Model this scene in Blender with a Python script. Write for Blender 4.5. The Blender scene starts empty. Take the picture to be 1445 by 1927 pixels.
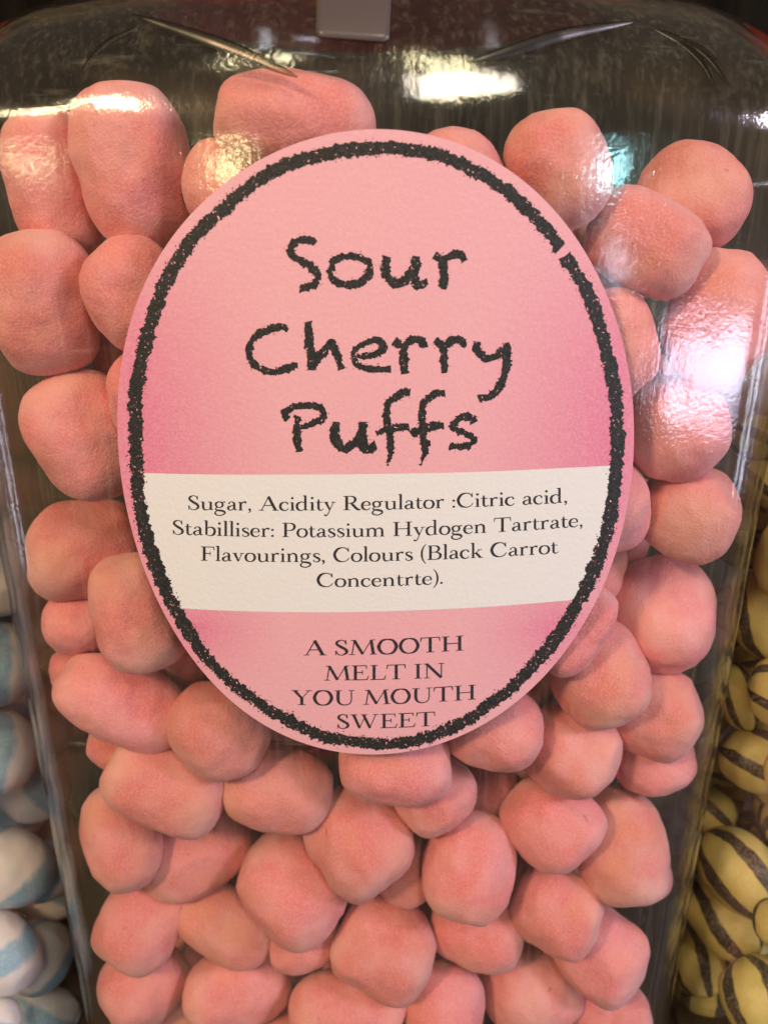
import bpy, bmesh, math, random
import numpy as np
from mathutils import Vector, noise, Matrix
random.seed(7)
rng = np.random.default_rng(11)
S = bpy.context.scene
COL = S.collection

# ------------------------------------------------------------------ camera
IMW, IMH, F = 1445.0, 1927.0, 1447.0            # photo size and focal length in photo pixels
PITCH, DIST = math.radians(20.0), 0.130
CAM = Vector((0.0016, -DIST*math.cos(PITCH), DIST*math.sin(PITCH)))
cam_d = bpy.data.cameras.new('camera')
cam = bpy.data.objects.new('camera', cam_d); COL.objects.link(cam)
cam.location = CAM
cam.rotation_euler = (math.radians(90)-PITCH, 0, 0)
cam_d.sensor_fit = 'VERTICAL'; cam_d.sensor_height = 36.0; cam_d.sensor_width = 27.0
cam_d.lens = 36.0*F/IMH
cam_d.clip_start = 0.005; cam_d.clip_end = 20
cam_d.dof.use_dof = True; cam_d.dof.focus_distance = 0.133; cam_d.dof.aperture_fstop = 21.0
S.camera = cam

# ------------------------------------------------------------------ world, lamps, exposure
w = bpy.data.worlds.new('World'); S.world = w; w.use_nodes = True
bg = w.node_tree.nodes['Background']
bg.inputs[0].default_value = (1.0, 0.86, 0.80, 1); bg.inputs[1].default_value = 0.085

def area_lamp(name, loc, target, sx, sy, watts, col, spread=180, roll=0):
    d = bpy.data.lights.new(name, 'AREA'); d.shape = 'RECTANGLE'; d.size = sx; d.size_y = sy
    d.energy = watts; d.color = col; d.spread = math.radians(spread)
    o = bpy.data.objects.new(name, d); COL.objects.link(o); o.location = loc
    q = (Vector(target)-Vector(loc)).to_track_quat('-Z', 'Y')
    o.rotation_euler = (q.to_matrix() @ Matrix.Rotation(roll, 3, 'Z')).to_euler()
    return o
area_lamp('warm_ceiling_lamp', (-0.375, -0.50, 0.40), (0.0, 0.0, -0.05), 0.07, 0.07, 3.8, (1.0, 0.65, 0.39))
area_lamp('right_ceiling_lamp', (0.66, -0.36, 0.36), (0.0, 0.0, -0.05), 0.16, 0.16, 4.2, (0.92, 0.80, 1.0))
area_lamp('room_lamp', (0.16, -0.70, 0.75), (0.0, 0.0, -0.05), 0.16, 0.26, 2.4, (1.0, 0.87, 0.76))
area_lamp('cool_window_lamp', (0.555, -0.485, -0.085), (0.05, 0.0, 0.0), 0.19, 0.075, 0.75, (0.78, 0.74, 1.0))
area_lamp('window_gap_lamp', (0.39, -0.60, 0.012), (0.04, 0.0, 0.04), 0.014, 0.04, 0.06, (0.78, 0.80, 1.0))
area_lamp('right_window_lamp', (0.72, -0.18, -0.05), (0.06, 0.01, 0.02), 0.05, 0.30, 0.75, (0.72, 0.80, 1.0))
area_lamp('left_window_lamp', (-0.72, -0.16, -0.16), (-0.06, 0.01, -0.04), 0.05, 0.22, 0.28, (0.84, 0.80, 1.0))
area_lamp('cyan_sign_lamp', (0.365, -0.61, 0.112), (0.034, 0.0, 0.055), 0.036, 0.020, 0.20, (0.45, 0.92, 1.0), roll=0.6)
area_lamp('yellow_bulb_lamp', (-0.235, -0.66, 0.122), (-0.022, 0.0, 0.055), 0.020, 0.026, 0.14, (1.0, 0.84, 0.42))
area_lamp('warm_strip_lamp', (-0.50, -0.40, 0.435), (-0.05, 0.0, 0.06), 0.26, 0.016, 1.1, (1.0, 0.86, 0.50))
area_lamp('left_low_strip_lamp', (-0.53, -0.51, 0.125), (-0.05, 0.0, 0.057), 0.08, 0.010, 0.08, (1.0, 0.86, 0.50))
area_lamp('long_shop_lamp', (0.10, -0.44, 0.57), (0.01, 0.0, 0.065), 0.030, 0.34, 0.9, (1.0, 0.88, 0.52))
area_lamp('far_shop_lamp', (-0.17, -0.33, 0.66), (-0.015, 0.0, 0.066), 0.04, 0.06, 0.25, (1.0, 0.88, 0.55))

S.view_settings.view_transform = 'Standard'
S.view_settings.look = 'None'; S.view_settings.gamma = 1.0; S.view_settings.use_curve_mapping = False
S.view_settings.exposure = 0.03
S.render.engine = 'CYCLES'
S.cycles.transparent_max_bounces = 48; S.cycles.max_bounces = 8; S.cycles.glossy_bounces = 6
S.cycles.caustics_reflective = False; S.cycles.caustics_refractive = False

# ------------------------------------------------------------------ pixel of the photo -> viewing ray
_R = cam.rotation_euler.to_matrix()
RX, RY, RZ = (np.array(_R.col[i]) for i in range(3))
CAMN = np.array(CAM)
def ray(px, py):
    d = RX*((px-IMW/2)/F) - RY*((py-IMH/2)/F) - RZ
    return d                                            # unit depth along the optical axis

# ------------------------------------------------------------------ node helpers
def new_mat(name):
    m = bpy.data.materials.new(name); m.use_nodes = True
    nt = m.node_tree; nt.nodes.clear()
    return m, nt
def N(nt, typ, **kw):
    n = nt.nodes.new(typ)
    for k, v in kw.items():
        if k.startswith('i_'):
            n.inputs[k[2:].replace('_', ' ')].default_value = v
        else: setattr(n, k, v)
    return n
def L(nt, a, b): nt.links.new(a, b)
def mathn(nt, op, a, b=None, clamp=False):
    n = nt.nodes.new('ShaderNodeMath'); n.operation = op; n.use_clamp = clamp
    for i, v in enumerate((a, b)):
        if v is None: continue
        if isinstance(v, (int, float)): n.inputs[i].default_value = v
        else: L(nt, v, n.inputs[i])
    return n.outputs[0]
def noise_n(nt, vec, scale, detail=3, rough=0.5):
    n = nt.nodes.new('ShaderNodeTexNoise'); n.inputs['Scale'].default_value = scale
    n.inputs['Detail'].default_value = detail; n.inputs['Roughness'].default_value = rough
    L(nt, vec, n.inputs['Vector']); return n.outputs['Fac']
def ramp(nt, fac, pts):
    n = nt.nodes.new('ShaderNodeValToRGB'); e = n.color_ramp.elements
    while len(e) < len(pts): e.new(0.5)
    for el, (p, c) in zip(e, pts): el.position = p; el.color = (*c, 1) if len(c) == 3 else c
    L(nt, fac, n.inputs[0]); return n.outputs[0]
def mapping(nt, vec, scale, rot=(0, 0, 0)):
    n = nt.nodes.new('ShaderNodeMapping'); n.inputs['Scale'].default_value = scale
    n.inputs['Rotation'].default_value = rot
    L(nt, vec, n.inputs['Vector']); return n.outputs[0]
def mixc(nt, fac, a, b):
    n = nt.nodes.new('ShaderNodeMix'); n.data_type = 'RGBA'
    if isinstance(fac, (int, float)): n.inputs[0].default_value = fac
    else: L(nt, fac, n.inputs[0])
    for i, v in ((6, a), (7, b)):
        if isinstance(v, tuple): n.inputs[i].default_value = (*v, 1)
        else: L(nt, v, n.inputs[i])
    return n.outputs[2]
def bump(nt, h, dist, strength=1.0, nrm=None):
    n = nt.nodes.new('ShaderNodeBump'); n.inputs['Distance'].default_value = dist
    n.inputs['Strength'].default_value = strength; L(nt, h, n.inputs['Height'])
    if nrm is not None: L(nt, nrm, n.inputs['Normal'])
    return n.outputs[0]
def srgb(r, g, b):
    f = lambda c: (c/255/12.92) if c/255 <= 0.04045 else ((c/255+0.055)/1.055)**2.4
    return (f(r), f(g), f(b))

# ------------------------------------------------------------------ materials
def puff_material(name, base, powder, shift):
    m, nt = new_mat(name)
    tc = N(nt, 'ShaderNodeTexCoord'); oi = N(nt, 'ShaderNodeObjectInfo')
    off = N(nt, 'ShaderNodeVectorMath', operation='ADD'); L(nt, tc.outputs['Object'], off.inputs[0])
    comb = N(nt, 'ShaderNodeCombineXYZ'); L(nt, oi.outputs['Random'], comb.inputs[0]); L(nt, oi.outputs['Random'], comb.inputs[1])
    L(nt, comb.outputs[0], off.inputs[1]); v = off.outputs[0]
    big = noise_n(nt, v, 110, 2, 0.5); fine = noise_n(nt, v, 2300, 3, 0.65); mid = noise_n(nt, v, 420, 3, 0.6)
    c1 = mixc(nt, ramp(nt, big, [(0.38, (0, 0, 0)), (0.68, (1, 1, 1))]), base, powder)
    c2 = mixc(nt, ramp(nt, fine, [(0.42, (0, 0, 0)), (0.74, (0.65, 0.65, 0.65))]), c1, tuple(min(1, x*1.12+0.06) for x in powder))
    c2 = mixc(nt, ramp(nt, noise_n(nt, off.outputs[0], 85, 2, 0.5), [(0.52, (0, 0, 0)), (0.72, (0.45, 0.45, 0.45))]), c2, (0.80, 0.40, 0.29))
    sx = N(nt, 'ShaderNodeSeparateXYZ'); L(nt, tc.outputs['Object'], sx.inputs[0])
    worn = mathn(nt, 'MULTIPLY', mathn(nt, 'DIVIDE', mathn(nt, 'SUBTRACT', mathn(nt, 'ABSOLUTE', sx.outputs[0]), 0.0066), 0.0034, True), ramp(nt, big, [(0.35, (0.2, 0.2, 0.2)), (0.6, (0.75, 0.75, 0.75))]))
    c2 = mixc(nt, worn, c2, (0.80, 0.42, 0.40))
    nick = ramp(nt, noise_n(nt, mapping(nt, v, (260, 260, 700)), 1.0, 2, 0.5), [(0.22, (0.6, 0.6, 0.6)), (0.27, (0, 0, 0))])
    c2 = mixc(nt, nick, c2, (0.55, 0.10, 0.10))
    speck = ramp(nt, noise_n(nt, v, 2200, 1, 0.5), [(0.24, (0.35, 0.35, 0.35)), (0.30, (0, 0, 0))])
    c3 = mixc(nt, speck, c2, tuple(x*0.45 for x in base))
    hsv = N(nt, 'ShaderNodeHueSaturation'); L(nt, c3, hsv.inputs['Color'])
    L(nt, mathn(nt, 'ADD', mathn(nt, 'MULTIPLY', oi.outputs['Random'], 0.016), 0.492), hsv.inputs['Hue'])
    L(nt, mathn(nt, 'ADD', mathn(nt, 'MULTIPLY', oi.outputs['Random'], -0.14), 1.08), hsv.inputs['Value'])
    p = N(nt, 'ShaderNodeBsdfPrincipled'); L(nt, hsv.outputs[0], p.inputs['Base Color'])
    p.inputs['Roughness'].default_value = 0.62; p.inputs['Specular IOR Level'].default_value = 0.28
    p.inputs['Subsurface Weight'].default_value = 0.2; p.inputs['Subsurface Radius'].default_value = (1.0, 0.45, 0.35)
    p.inputs['Subsurface Scale'].default_value = 0.0022
    p.inputs['Sheen Weight'].default_value = 0.12; p.inputs['Sheen Roughness'].default_value = 0.5
    b1 = bump(nt, mid, 0.00036, 0.7); b2 = bump(nt, fine, 0.00022, 0.9, b1)
    L(nt, b2, p.inputs['Normal'])
    o = N(nt, 'ShaderNodeOutputMaterial'); L(nt, p.outputs[0], o.inputs[0])
    return m
M_puff = puff_material('pink_sugar_puff', (0.69, 0.198, 0.200), (0.725, 0.305, 0.322), 0)

def stripe_material(name, base, stripe, count, width, soft, rough=0.45):
    m, nt = new_mat(name)
    tc = N(nt, 'ShaderNodeTexCoord'); oi = N(nt, 'ShaderNodeObjectInfo')
    sep = N(nt, 'ShaderNodeSeparateXYZ'); L(nt, tc.outputs['Object'], sep.inputs[0])
    ang = mathn(nt, 'ARCTAN2', sep.outputs[1], sep.outputs[2])
    nz = noise_n(nt, tc.outputs['Object'], 260, 3)
    a = mathn(nt, 'ADD', mathn(nt, 'MULTIPLY', ang, count/(2*math.pi)), mathn(nt, 'MULTIPLY', nz, 0.16))
    a = mathn(nt, 'ADD', a, mathn(nt, 'MULTIPLY', sep.outputs[0], 18.0))
    a = mathn(nt, 'ADD', a, oi.outputs['Random'])
    f = mathn(nt, 'ABSOLUTE', mathn(nt, 'SUBTRACT', mathn(nt, 'FRACT', a), 0.5))
    fac = ramp(nt, f, [(width, (1, 1, 1)), (width+soft, (0, 0, 0))])
    fine = noise_n(nt, tc.outputs['Object'], 1500, 3)
    c = mixc(nt, fac, base, stripe)
    c = mixc(nt, ramp(nt, fine, [(0.45, (0, 0, 0)), (0.8, (0.3, 0.3, 0.3))]), c, tuple(min(1, x+0.2) for x in base))
    p = N(nt, 'ShaderNodeBsdfPrincipled'); L(nt, c, p.inputs['Base Color'])
    p.inputs['Roughness'].default_value = rough
    p.inputs['Subsurface Weight'].default_value = 0.25; p.inputs['Subsurface Scale'].default_value = 0.0015
    L(nt, bump(nt, fine, 0.00007, 0.7, bump(nt, noise_n(nt, tc.outputs['Object'], 500, 2), 0.0002, 0.5)), p.inputs['Normal'])
    o = N(nt, 'ShaderNodeOutputMaterial'); L(nt, p.outputs[0], o.inputs[0])
    return m
M_mint = stripe_material('white_blue_mint', (0.72, 0.71, 0.73), (0.26, 0.46, 0.62), 3, 0.13, 0.07)
M_humbug = stripe_material('yellow_black_humbug', (0.62, 0.53, 0.18), (0.035, 0.028, 0.022), 5, 0.145, 0.035)

def plastic_material(name, tint=(0.975, 0.97, 0.95), rough=0.11):
    m, nt = new_mat(name)
    tc = N(nt, 'ShaderNodeTexCoord'); v = tc.outputs['Object']
    wave = noise_n(nt, mapping(nt, v, (75, 75, 42)), 1.0, 2, 0.5)
    streak = noise_n(nt, mapping(nt, v, (700, 700, 24)), 1.0, 3, 0.6)
    grain = noise_n(nt, v, 1250, 2, 0.5)
    b = bump(nt, wave, 0.0006, 0.5)
    b = bump(nt, streak, 0.00003, 0.8, b)
    b = bump(nt, grain, 0.000034, 0.8, b)
    lw = N(nt, 'ShaderNodeLayerWeight'); lw.inputs['Blend'].default_value = 0.5
    L(nt, b, lw.inputs['Normal'])
    fres = mathn(nt, 'ADD', mathn(nt, 'MULTIPLY', mathn(nt, 'POWER', lw.outputs['Facing'], 4.5), 0.9), 0.05)
    gl = N(nt, 'ShaderNodeBsdfGlossy'); gl.inputs['Roughness'].default_value = rough
    L(nt, b, gl.inputs['Normal'])
    tr = N(nt, 'ShaderNodeBsdfTransparent'); tr.inputs[0].default_value = (*tint, 1)
    df = N(nt, 'ShaderNodeBsdfDiffuse'); df.inputs[0].default_value = (0.78, 0.73, 0.54, 1)
    scr_v = mapping(nt, v, (60, 60, 900), (0.3, 0.9, 0.2))
    scr = ramp(nt, noise_n(nt, scr_v, 1.0, 4, 0.7), [(0.62, (0.0, 0.0, 0.0)), (0.78, (0.06, 0.06, 0.06))])
    scr2 = ramp(nt, noise_n(nt, mapping(nt, v, (800, 800, 30), (0.2, 0.1, 0)), 1.0, 4, 0.7), [(0.52, (0.005, 0.005, 0.005)), (0.80, (0.055, 0.055, 0.055))])
    haze = mathn(nt, 'ADD', scr, scr2)
    m1 = N(nt, 'ShaderNodeMixShader'); L(nt, haze, m1.inputs[0]); L(nt, tr.outputs[0], m1.inputs[1]); L(nt, df.outputs[0], m1.inputs[2])
    m2 = N(nt, 'ShaderNodeMixShader'); L(nt, fres, m2.inputs[0]); L(nt, m1.outputs[0], m2.inputs[1]); L(nt, gl.outputs[0], m2.inputs[2])
    o = N(nt, 'ShaderNodeOutputMaterial'); L(nt, m2.outputs[0], o.inputs[0])
    return m
M_plastic = plastic_material('clear_plastic')

def simple(name, col, rough=0.5, spec=0.5, bumpscale=None, bumpdist=0.0001, var=0.0):
    m, nt = new_mat(name)
    tc = N(nt, 'ShaderNodeTexCoord')
    p = N(nt, 'ShaderNodeBsdfPrincipled'); p.inputs['Roughness'].default_value = rough
    p.inputs['Specular IOR Level'].default_value = spec
    if var:
        n = noise_n(nt, tc.outputs['Object'], 60, 4)
        L(nt, mixc(nt, n, tuple(c*(1-var) for c in col), tuple(min(1, c*(1+var)) for c in col)), p.inputs['Base Color'])
    else: p.inputs['Base Color'].default_value = (*col, 1)
    if bumpscale: L(nt, bump(nt, noise_n(nt, tc.outputs['Object'], bumpscale, 3), bumpdist, 0.8), p.inputs['Normal'])
    o = N(nt, 'ShaderNodeOutputMaterial'); L(nt, p.outputs[0], o.inputs[0])
    return m
M_lid = simple('red_lid', (0.30, 0.018, 0.012), 0.4, 0.5, 300, 0.0002, 0.1)

def wood_material(name, c1, c2):
    m, nt = new_mat(name)
    tc = N(nt, 'ShaderNodeTexCoord')
    v = mapping(nt, tc.outputs['Object'], (60, 60, 4)) if name == 'dark_wood_back' else mapping(nt, tc.outputs['Object'], (4, 60, 60))
    n = noise_n(nt, v, 1.0, 6, 0.6)
    p = N(nt, 'ShaderNodeBsdfPrincipled'); p.inputs['Roughness'].default_value = 0.55
    L(nt, ramp(nt, n, [(0.35, c1), (0.7, c2)]), p.inputs['Base Color'])
    L(nt, bump(nt, n, 0.0006, 0.5), p.inputs['Normal'])
    o = N(nt, 'ShaderNodeOutputMaterial'); L(nt, p.outputs[0], o.inputs[0])
    return m
M_back = wood_material('dark_wood_back', (0.032, 0.025, 0.013), (0.165, 0.138, 0.072))
M_shelf = wood_material('dark_wood_shelf', (0.03, 0.017, 0.009), (0.09, 0.05, 0.028))

def paper_bump(nt, v):
    g = noise_n(nt, v, 1150, 2, 0.5)
    g2 = noise_n(nt, v, 2600, 2, 0.5)
    return bump(nt, g2, 0.00003, 0.7, bump(nt, g, 0.00007, 0.7))
def label_pink_material():
    m, nt = new_mat('pink_label_paper')
    tc = N(nt, 'ShaderNodeTexCoord'); v = tc.outputs['Object']
    sep = N(nt, 'ShaderNodeSeparateXYZ'); L(nt, v, sep.inputs[0])
    ax = mathn(nt, 'ABSOLUTE', sep.outputs[0])
    # printed gradient: deep rose either side of the middle, pale in the centre and at the rim
    side = mathn(nt, 'SUBTRACT', 1.0, mathn(nt, 'DIVIDE', mathn(nt, 'ABSOLUTE', mathn(nt, 'SUBTRACT', ax, 0.0385)), 0.024), True)
    zz = mathn(nt, 'SUBTRACT', 1.0, mathn(nt, 'POWER', mathn(nt, 'ABSOLUTE', mathn(nt, 'DIVIDE', mathn(nt, 'ADD', sep.outputs[2], 0.002), 0.036)), 2.2), True)
    lo = mathn(nt, 'SUBTRACT', 1.0, mathn(nt, 'DIVIDE', mathn(nt, 'ABSOLUTE', mathn(nt, 'ADD', sep.outputs[2], 0.038)), 0.015), True)
    los = mathn(nt, 'SUBTRACT', 1.0, mathn(nt, 'DIVIDE', mathn(nt, 'ABSOLUTE', mathn(nt, 'SUBTRACT', ax, 0.032)), 0.016), True)
    g = mathn(nt, 'MAXIMUM', mathn(nt, 'MULTIPLY', side, zz), mathn(nt, 'MULTIPLY', lo, los))
    g = mathn(nt, 'POWER', g, 1.2)
    c = mixc(nt, mathn(nt, 'MULTIPLY', g, 0.9), (0.63, 0.335, 0.375), (0.57, 0.150, 0.265))
    gr = noise_n(nt, v, 2400, 2, 0.6)
    c = mixc(nt, ramp(nt, gr, [(0.4, (0, 0, 0)), (0.75, (0.35, 0.35, 0.35))]), c, (0.70, 0.44, 0.465))
    p = N(nt, 'ShaderNodeBsdfPrincipled'); L(nt, c, p.inputs['Base Color'])
    p.inputs['Roughness'].default_value = 0.5; p.inputs['Specular IOR Level'].default_value = 0.3
    L(nt, paper_bump(nt, v), p.inputs['Normal'])
    o = N(nt, 'ShaderNodeOutputMaterial'); L(nt, p.outputs[0], o.inputs[0])
    return m
def print_material(name, col, hole=None, paper=(0.78, 0.385, 0.42), rough=0.5):
    m, nt = new_mat(name)
    tc = N(nt, 'ShaderNodeTexCoord'); v = tc.outputs['Object']
    p = N(nt, 'ShaderNodeBsdfPrincipled')
    gr = noise_n(nt, v, 2600, 2, 0.6)
    c = mixc(nt, ramp(nt, gr, [(0.42, (0, 0, 0)), (0.8, (0.25, 0.25, 0.25))]), col, tuple(min(1, x+0.12) for x in col))
    if hole:
        h = noise_n(nt, v, 1900, 3, 0.65)
        c = mixc(nt, ramp(nt, h, [(hole, (0, 0, 0)), (hole+0.03, (1, 1, 1))]), c, paper)
    L(nt, c, p.inputs['Base Color'])
    p.inputs['Roughness'].default_value = rough; p.inputs['Specular IOR Level'].default_value = 0.3
    L(nt, paper_bump(nt, v), p.inputs['Normal'])
    o = N(nt, 'ShaderNodeOutputMaterial'); L(nt, p.outputs[0], o.inputs[0])
    return m
M_label = label_pink_material()
M_panel = print_material('white_panel_print', (0.615, 0.63, 0.625))
M_chalk = print_material('black_crayon_print', (0.016, 0.017, 0.016), 0.64)
M_ink = print_material('black_text_print', (0.022, 0.020, 0.026))
m, nt = new_mat('grey_tape')
_p = N(nt, 'ShaderNodeBsdfPrincipled'); _p.inputs['Base Color'].default_value = (0.085, 0.07, 0.07, 1); _p.inputs['Roughness'].default_value = 0.35
_t = N(nt, 'ShaderNodeBsdfTransparent'); _x = N(nt, 'ShaderNodeMixShader'); _x.inputs[0].default_value = 0.8
L(nt, _t.outputs[0], _x.inputs[1]); L(nt, _p.outputs[0], _x.inputs[2])
_o = N(nt, 'ShaderNodeOutputMaterial'); L(nt, _x.outputs[0], _o.inputs[0]); M_tape = m

# ------------------------------------------------------------------ object helpers
def obj(name, verts, faces, mat, parent=None, smooth=False, loc=(0, 0, 0)):
    me = bpy.data.meshes.new(name)
    me.from_pydata([tuple(map(float, v)) for v in verts], [], [tuple(map(int, f)) for f in faces]); me.update()
    me.materials.append(mat)
    if smooth: me.polygons.foreach_set('use_smooth', [True]*len(me.polygons))
    o = bpy.data.objects.new(name, me); COL.objects.link(o); o.location = loc
    if parent: o.parent = parent
    return o
def tag(o, label, cat, group=None):
    o['label'] = label; o['category'] = cat
    if group: o['group'] = group
    return o
def box(name, lo, hi, mat, parent=None):
    x0, y0, z0 = lo; x1, y1, z1 = hi
    v = [(x0,y0,z0),(x1,y0,z0),(x1,y1,z0),(x0,y1,z0),(x0,y0,z1),(x1,y0,z1),(x1,y1,z1),(x0,y1,z1)]
    return obj(name, v, [(0,3,2,1),(4,5,6,7),(0,1,5,4),(1,2,6,5),(2,3,7,6),(3,0,4,7)], mat, parent)

# ------------------------------------------------------------------ setting
Z_BASE = -0.165
o = box('shelf', (-0.8, -0.06, Z_BASE-0.02), (0.8, 0.20, Z_BASE), M_shelf); o['kind'] = 'structure'
o = box('backboard', (-0.8, 0.175, Z_BASE-0.02), (0.8, 0.19, 0.32), M_back); o['kind'] = 'structure'

o = box('added_shade_board', (-0.8, 0.085, 0.135), (0.8, 0.174, 0.152), M_shelf); o['kind'] = 'structure'  # unseen board, added to keep lamp light off the upper backboard

# ------------------------------------------------------------------ jars
W, WD, RC = 0.0735, 0.0700, 0.012          # half width, half depth, corner radius (flat sides)
BUL = 0.0088                               # how far each side bulges in its middle
PITCHX = 0.1580                            # jar spacing along the shelf
YC = WD + BUL                              # jar centre: the front touches y = 0
def unbulge(x, y):
    yy = y/(1+BUL/WD*(1-np.clip(np.abs(x)/W, 0, 1)**2))
    xx = x/(1+BUL*0.35/W*(1-np.clip(np.abs(y)/WD, 0, 1)**2))
    return xx, yy
def sdf(x, y):                             # signed distance to the outer wall, jar-centred
    xx, yy = unbulge(x, y)
    qx = np.abs(xx)-(W-RC); qy = np.abs(yy)-(WD-RC)
    return np.hypot(np.maximum(qx, 0), np.maximum(qy, 0)) + np.minimum(np.maximum(qx, qy), 0) - RC
def section(n_side=30, n_corner=12):
    pts = []
    a, b = W-RC, WD-RC
    for k, (cx, cy) in enumerate(((a, b), (-a, b), (-a, -b), (a, -b))):
        for i in range(n_corner):
            t = math.pi/2*(k + i/n_corner)
            pts.append((cx+RC*math.cos(t), cy+RC*math.sin(t)))
        t = math.pi/2*(k+1)
        p0 = (cx+RC*math.cos(t), cy+RC*math.sin(t))
        nx, ny = ((-a, b), (-a, -b), (a, -b), (a, b))[k]
        p1 = (nx+RC*math.cos(t), ny+RC*math.sin(t))
        for i in range(n_side):
            s = i/n_side; pts.append((p0[0]+(p1[0]-p0[0])*s, p0[1]+(p1[1]-p0[1])*s))
    out = []
    for x, y in pts:
        yy = y*(1+BUL/WD*(1-min(1, abs(x)/W)**2)); xx = x*(1+BUL*0.35/W*(1-min(1, abs(y)/WD)**2))
        out.append((xx, yy))
    return np.array(out)
SEC = section(); NS = len(SEC)
Z_SH, Z_NECK, R_NECK = 0.058, 0.091, 0.050
def jar_body(parent):
    ang = np.arctan2(SEC[:, 1], SEC[:, 0])
    circ = np.stack([np.cos(ang), np.sin(ang)], 1)
    rings = []
    for i in range(5):                                   # rounded base edge
        t = i/4; s = 1-0.06*(1-math.sin(t*math.pi/2)); rings.append((SEC*s, Z_BASE+0.0005+0.004*(1-math.cos(t*math.pi/2))))
    for i in range(1, 25): rings.append((SEC, Z_BASE+0.0045+(Z_SH-Z_BASE-0.0045)*i/24))
    for i in range(1, 41):
        s = i/40; f = 1-math.cos(s*math.pi/2); g = math.sin(s*math.pi/2)
        f = f**0.9
        rings.append((SEC*(1-f)+circ*(R_NECK+0.004)*f, Z_SH+(Z_NECK-0.007-Z_SH)*g))
    # neck ring: a small step, a bead and the thread
    for r, z in ((R_NECK+0.001, Z_NECK-0.0055), (R_NECK, Z_NECK-0.003), (R_NECK+0.0012, Z_NECK-0.001), (R_NECK+0.0012, Z_NECK+0.001), (R_NECK, Z_NECK+0.003), (R_NECK, Z_NECK+0.021)):
        rings.append((circ*r, z))
    verts, faces = [], []
    for xy, z in rings:
        for x, y in xy:                                  # the moulding is a little wavy above the straight wall
            k = min(1.0, max(0.0, (z-0.0590)/0.005))*min(1.0, max(0.0, (Z_NECK-0.006-z)/0.004))
            q = Vector((x*95, y*95, z*70)); q2 = Vector((x*260, y*260, z*120+7))
            d = 1+k*(0.0055*noise.noise(q)+0.0022*noise.noise(q2))
            verts.append((x*d, y*d, z))
    for k in range(len(rings)-1):
        for i in range(NS):
            j = (i+1) % NS
            faces.append((k*NS+i, k*NS+j, (k+1)*NS+j, (k+1)*NS+i))
    faces.append(tuple(range(NS-1, -1, -1)))
    o = obj('body', verts, faces, M_plastic, parent, True)
    md = o.modifiers.new('wall', 'SOLIDIFY'); md.thickness = 0.0010; md.offset = -1
    return o
def jar_lid(parent):
    prof = [(0.0, 0.1185), (0.052, 0.1185), (0.0575, 0.1165), (0.0585, 0.113), (0.0585, 0.0945), (0.0568, 0.0940), (0.0568, 0.1135), (0.0, 0.1145)]
    n = 120; verts, faces = [], []
    for k, (r, z) in enumerate(prof):
        for i in range(n):
            t = 2*math.pi*i/n
            rr = r + (0.0005*(1 if i % 2 else -1) if k in (3, 4) else 0)
            verts.append((rr*math.cos(t), rr*math.sin(t), z))
    for k in range(len(prof)-1):
        for i in range(n):
            j = (i+1) % n; faces.append((k*n+i, (k+1)*n+i, (k+1)*n+j, k*n+j))
    o = obj('lid', verts, faces, M_lid, parent, False)
    md = o.modifiers.new('weld', 'WELD'); md.merge_threshold = 1e-6
    return o
def jar(cx, label):
    e = bpy.data.objects.new('sweet_jar', None); COL.objects.link(e); e.location = (cx, YC, 0)
    e.empty_display_size = 0.02
    tag(e, label, 'jar'); return e
JARC = {'m': 0.0, 'l': -PITCHX, 'r': PITCHX}
jar_m = jar(0.0, 'clear plastic jar full of pink puffs with large oval pink label on its front')
body_m = jar_body(jar_m); lid_m = jar_lid(jar_m)
for key, lab in (('l', 'clear plastic jar of white and blue sweets at the left edge'), ('r', 'clear plastic jar of yellow and black striped sweets at the right edge')):
    j = jar(JARC[key], lab)
    for src in (body_m, lid_m):
        c = src.copy(); COL.objects.link(c); c.parent = j

# ------------------------------------------------------------------ label on the front of the middle jar
def hit_front(px, py, off):
    """point of the photo -> point on the bulged jar front, `off` metres proud of it (world)"""
    d = ray(px, py); k = BUL/WD
    # front: y = YC - WD*(1+k(1-x^2/W^2)) - off  =  BUL*x^2/W^2 - off
    A = BUL/W**2*d[0]**2; B = 2*BUL/W**2*CAMN[0]*d[0]-d[1]; C = BUL/W**2*CAMN[0]**2-off-CAMN[1]
    t = (-B-math.sqrt(B*B-4*A*C))/(2*A) if abs(A) > 1e-9 else -C/B
    return CAMN+t*d
LAB_O = hit_front(708, 800, 0.0)
def spline(pts, step=3.0, closed=False):
    P = [np.array(p, float) for p in pts]; n = len(P); out = []
    rngk = range(n) if closed else range(n-1)
    for i in rngk:
        p0 = P[(i-1) % n] if closed or i > 0 else P[i]*2-P[i+1]
        p1 = P[i]; p2 = P[(i+1) % n]
        p3 = P[(i+2) % n] if closed or i+2 < n else P[i+1]*2-P[i]
        m = max(1, int(np.linalg.norm((p2-p1)[:2])/step))
        for k in range(m):
            t = k/m
            out.append(0.5*((2*p1)+(-p0+p2)*t+(2*p0-5*p1+4*p2-p3)*t*t+(-p0+3*p1-3*p2+p3)*t**3))
    if not closed: out.append(P[-1])
    return np.array(out)
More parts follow.
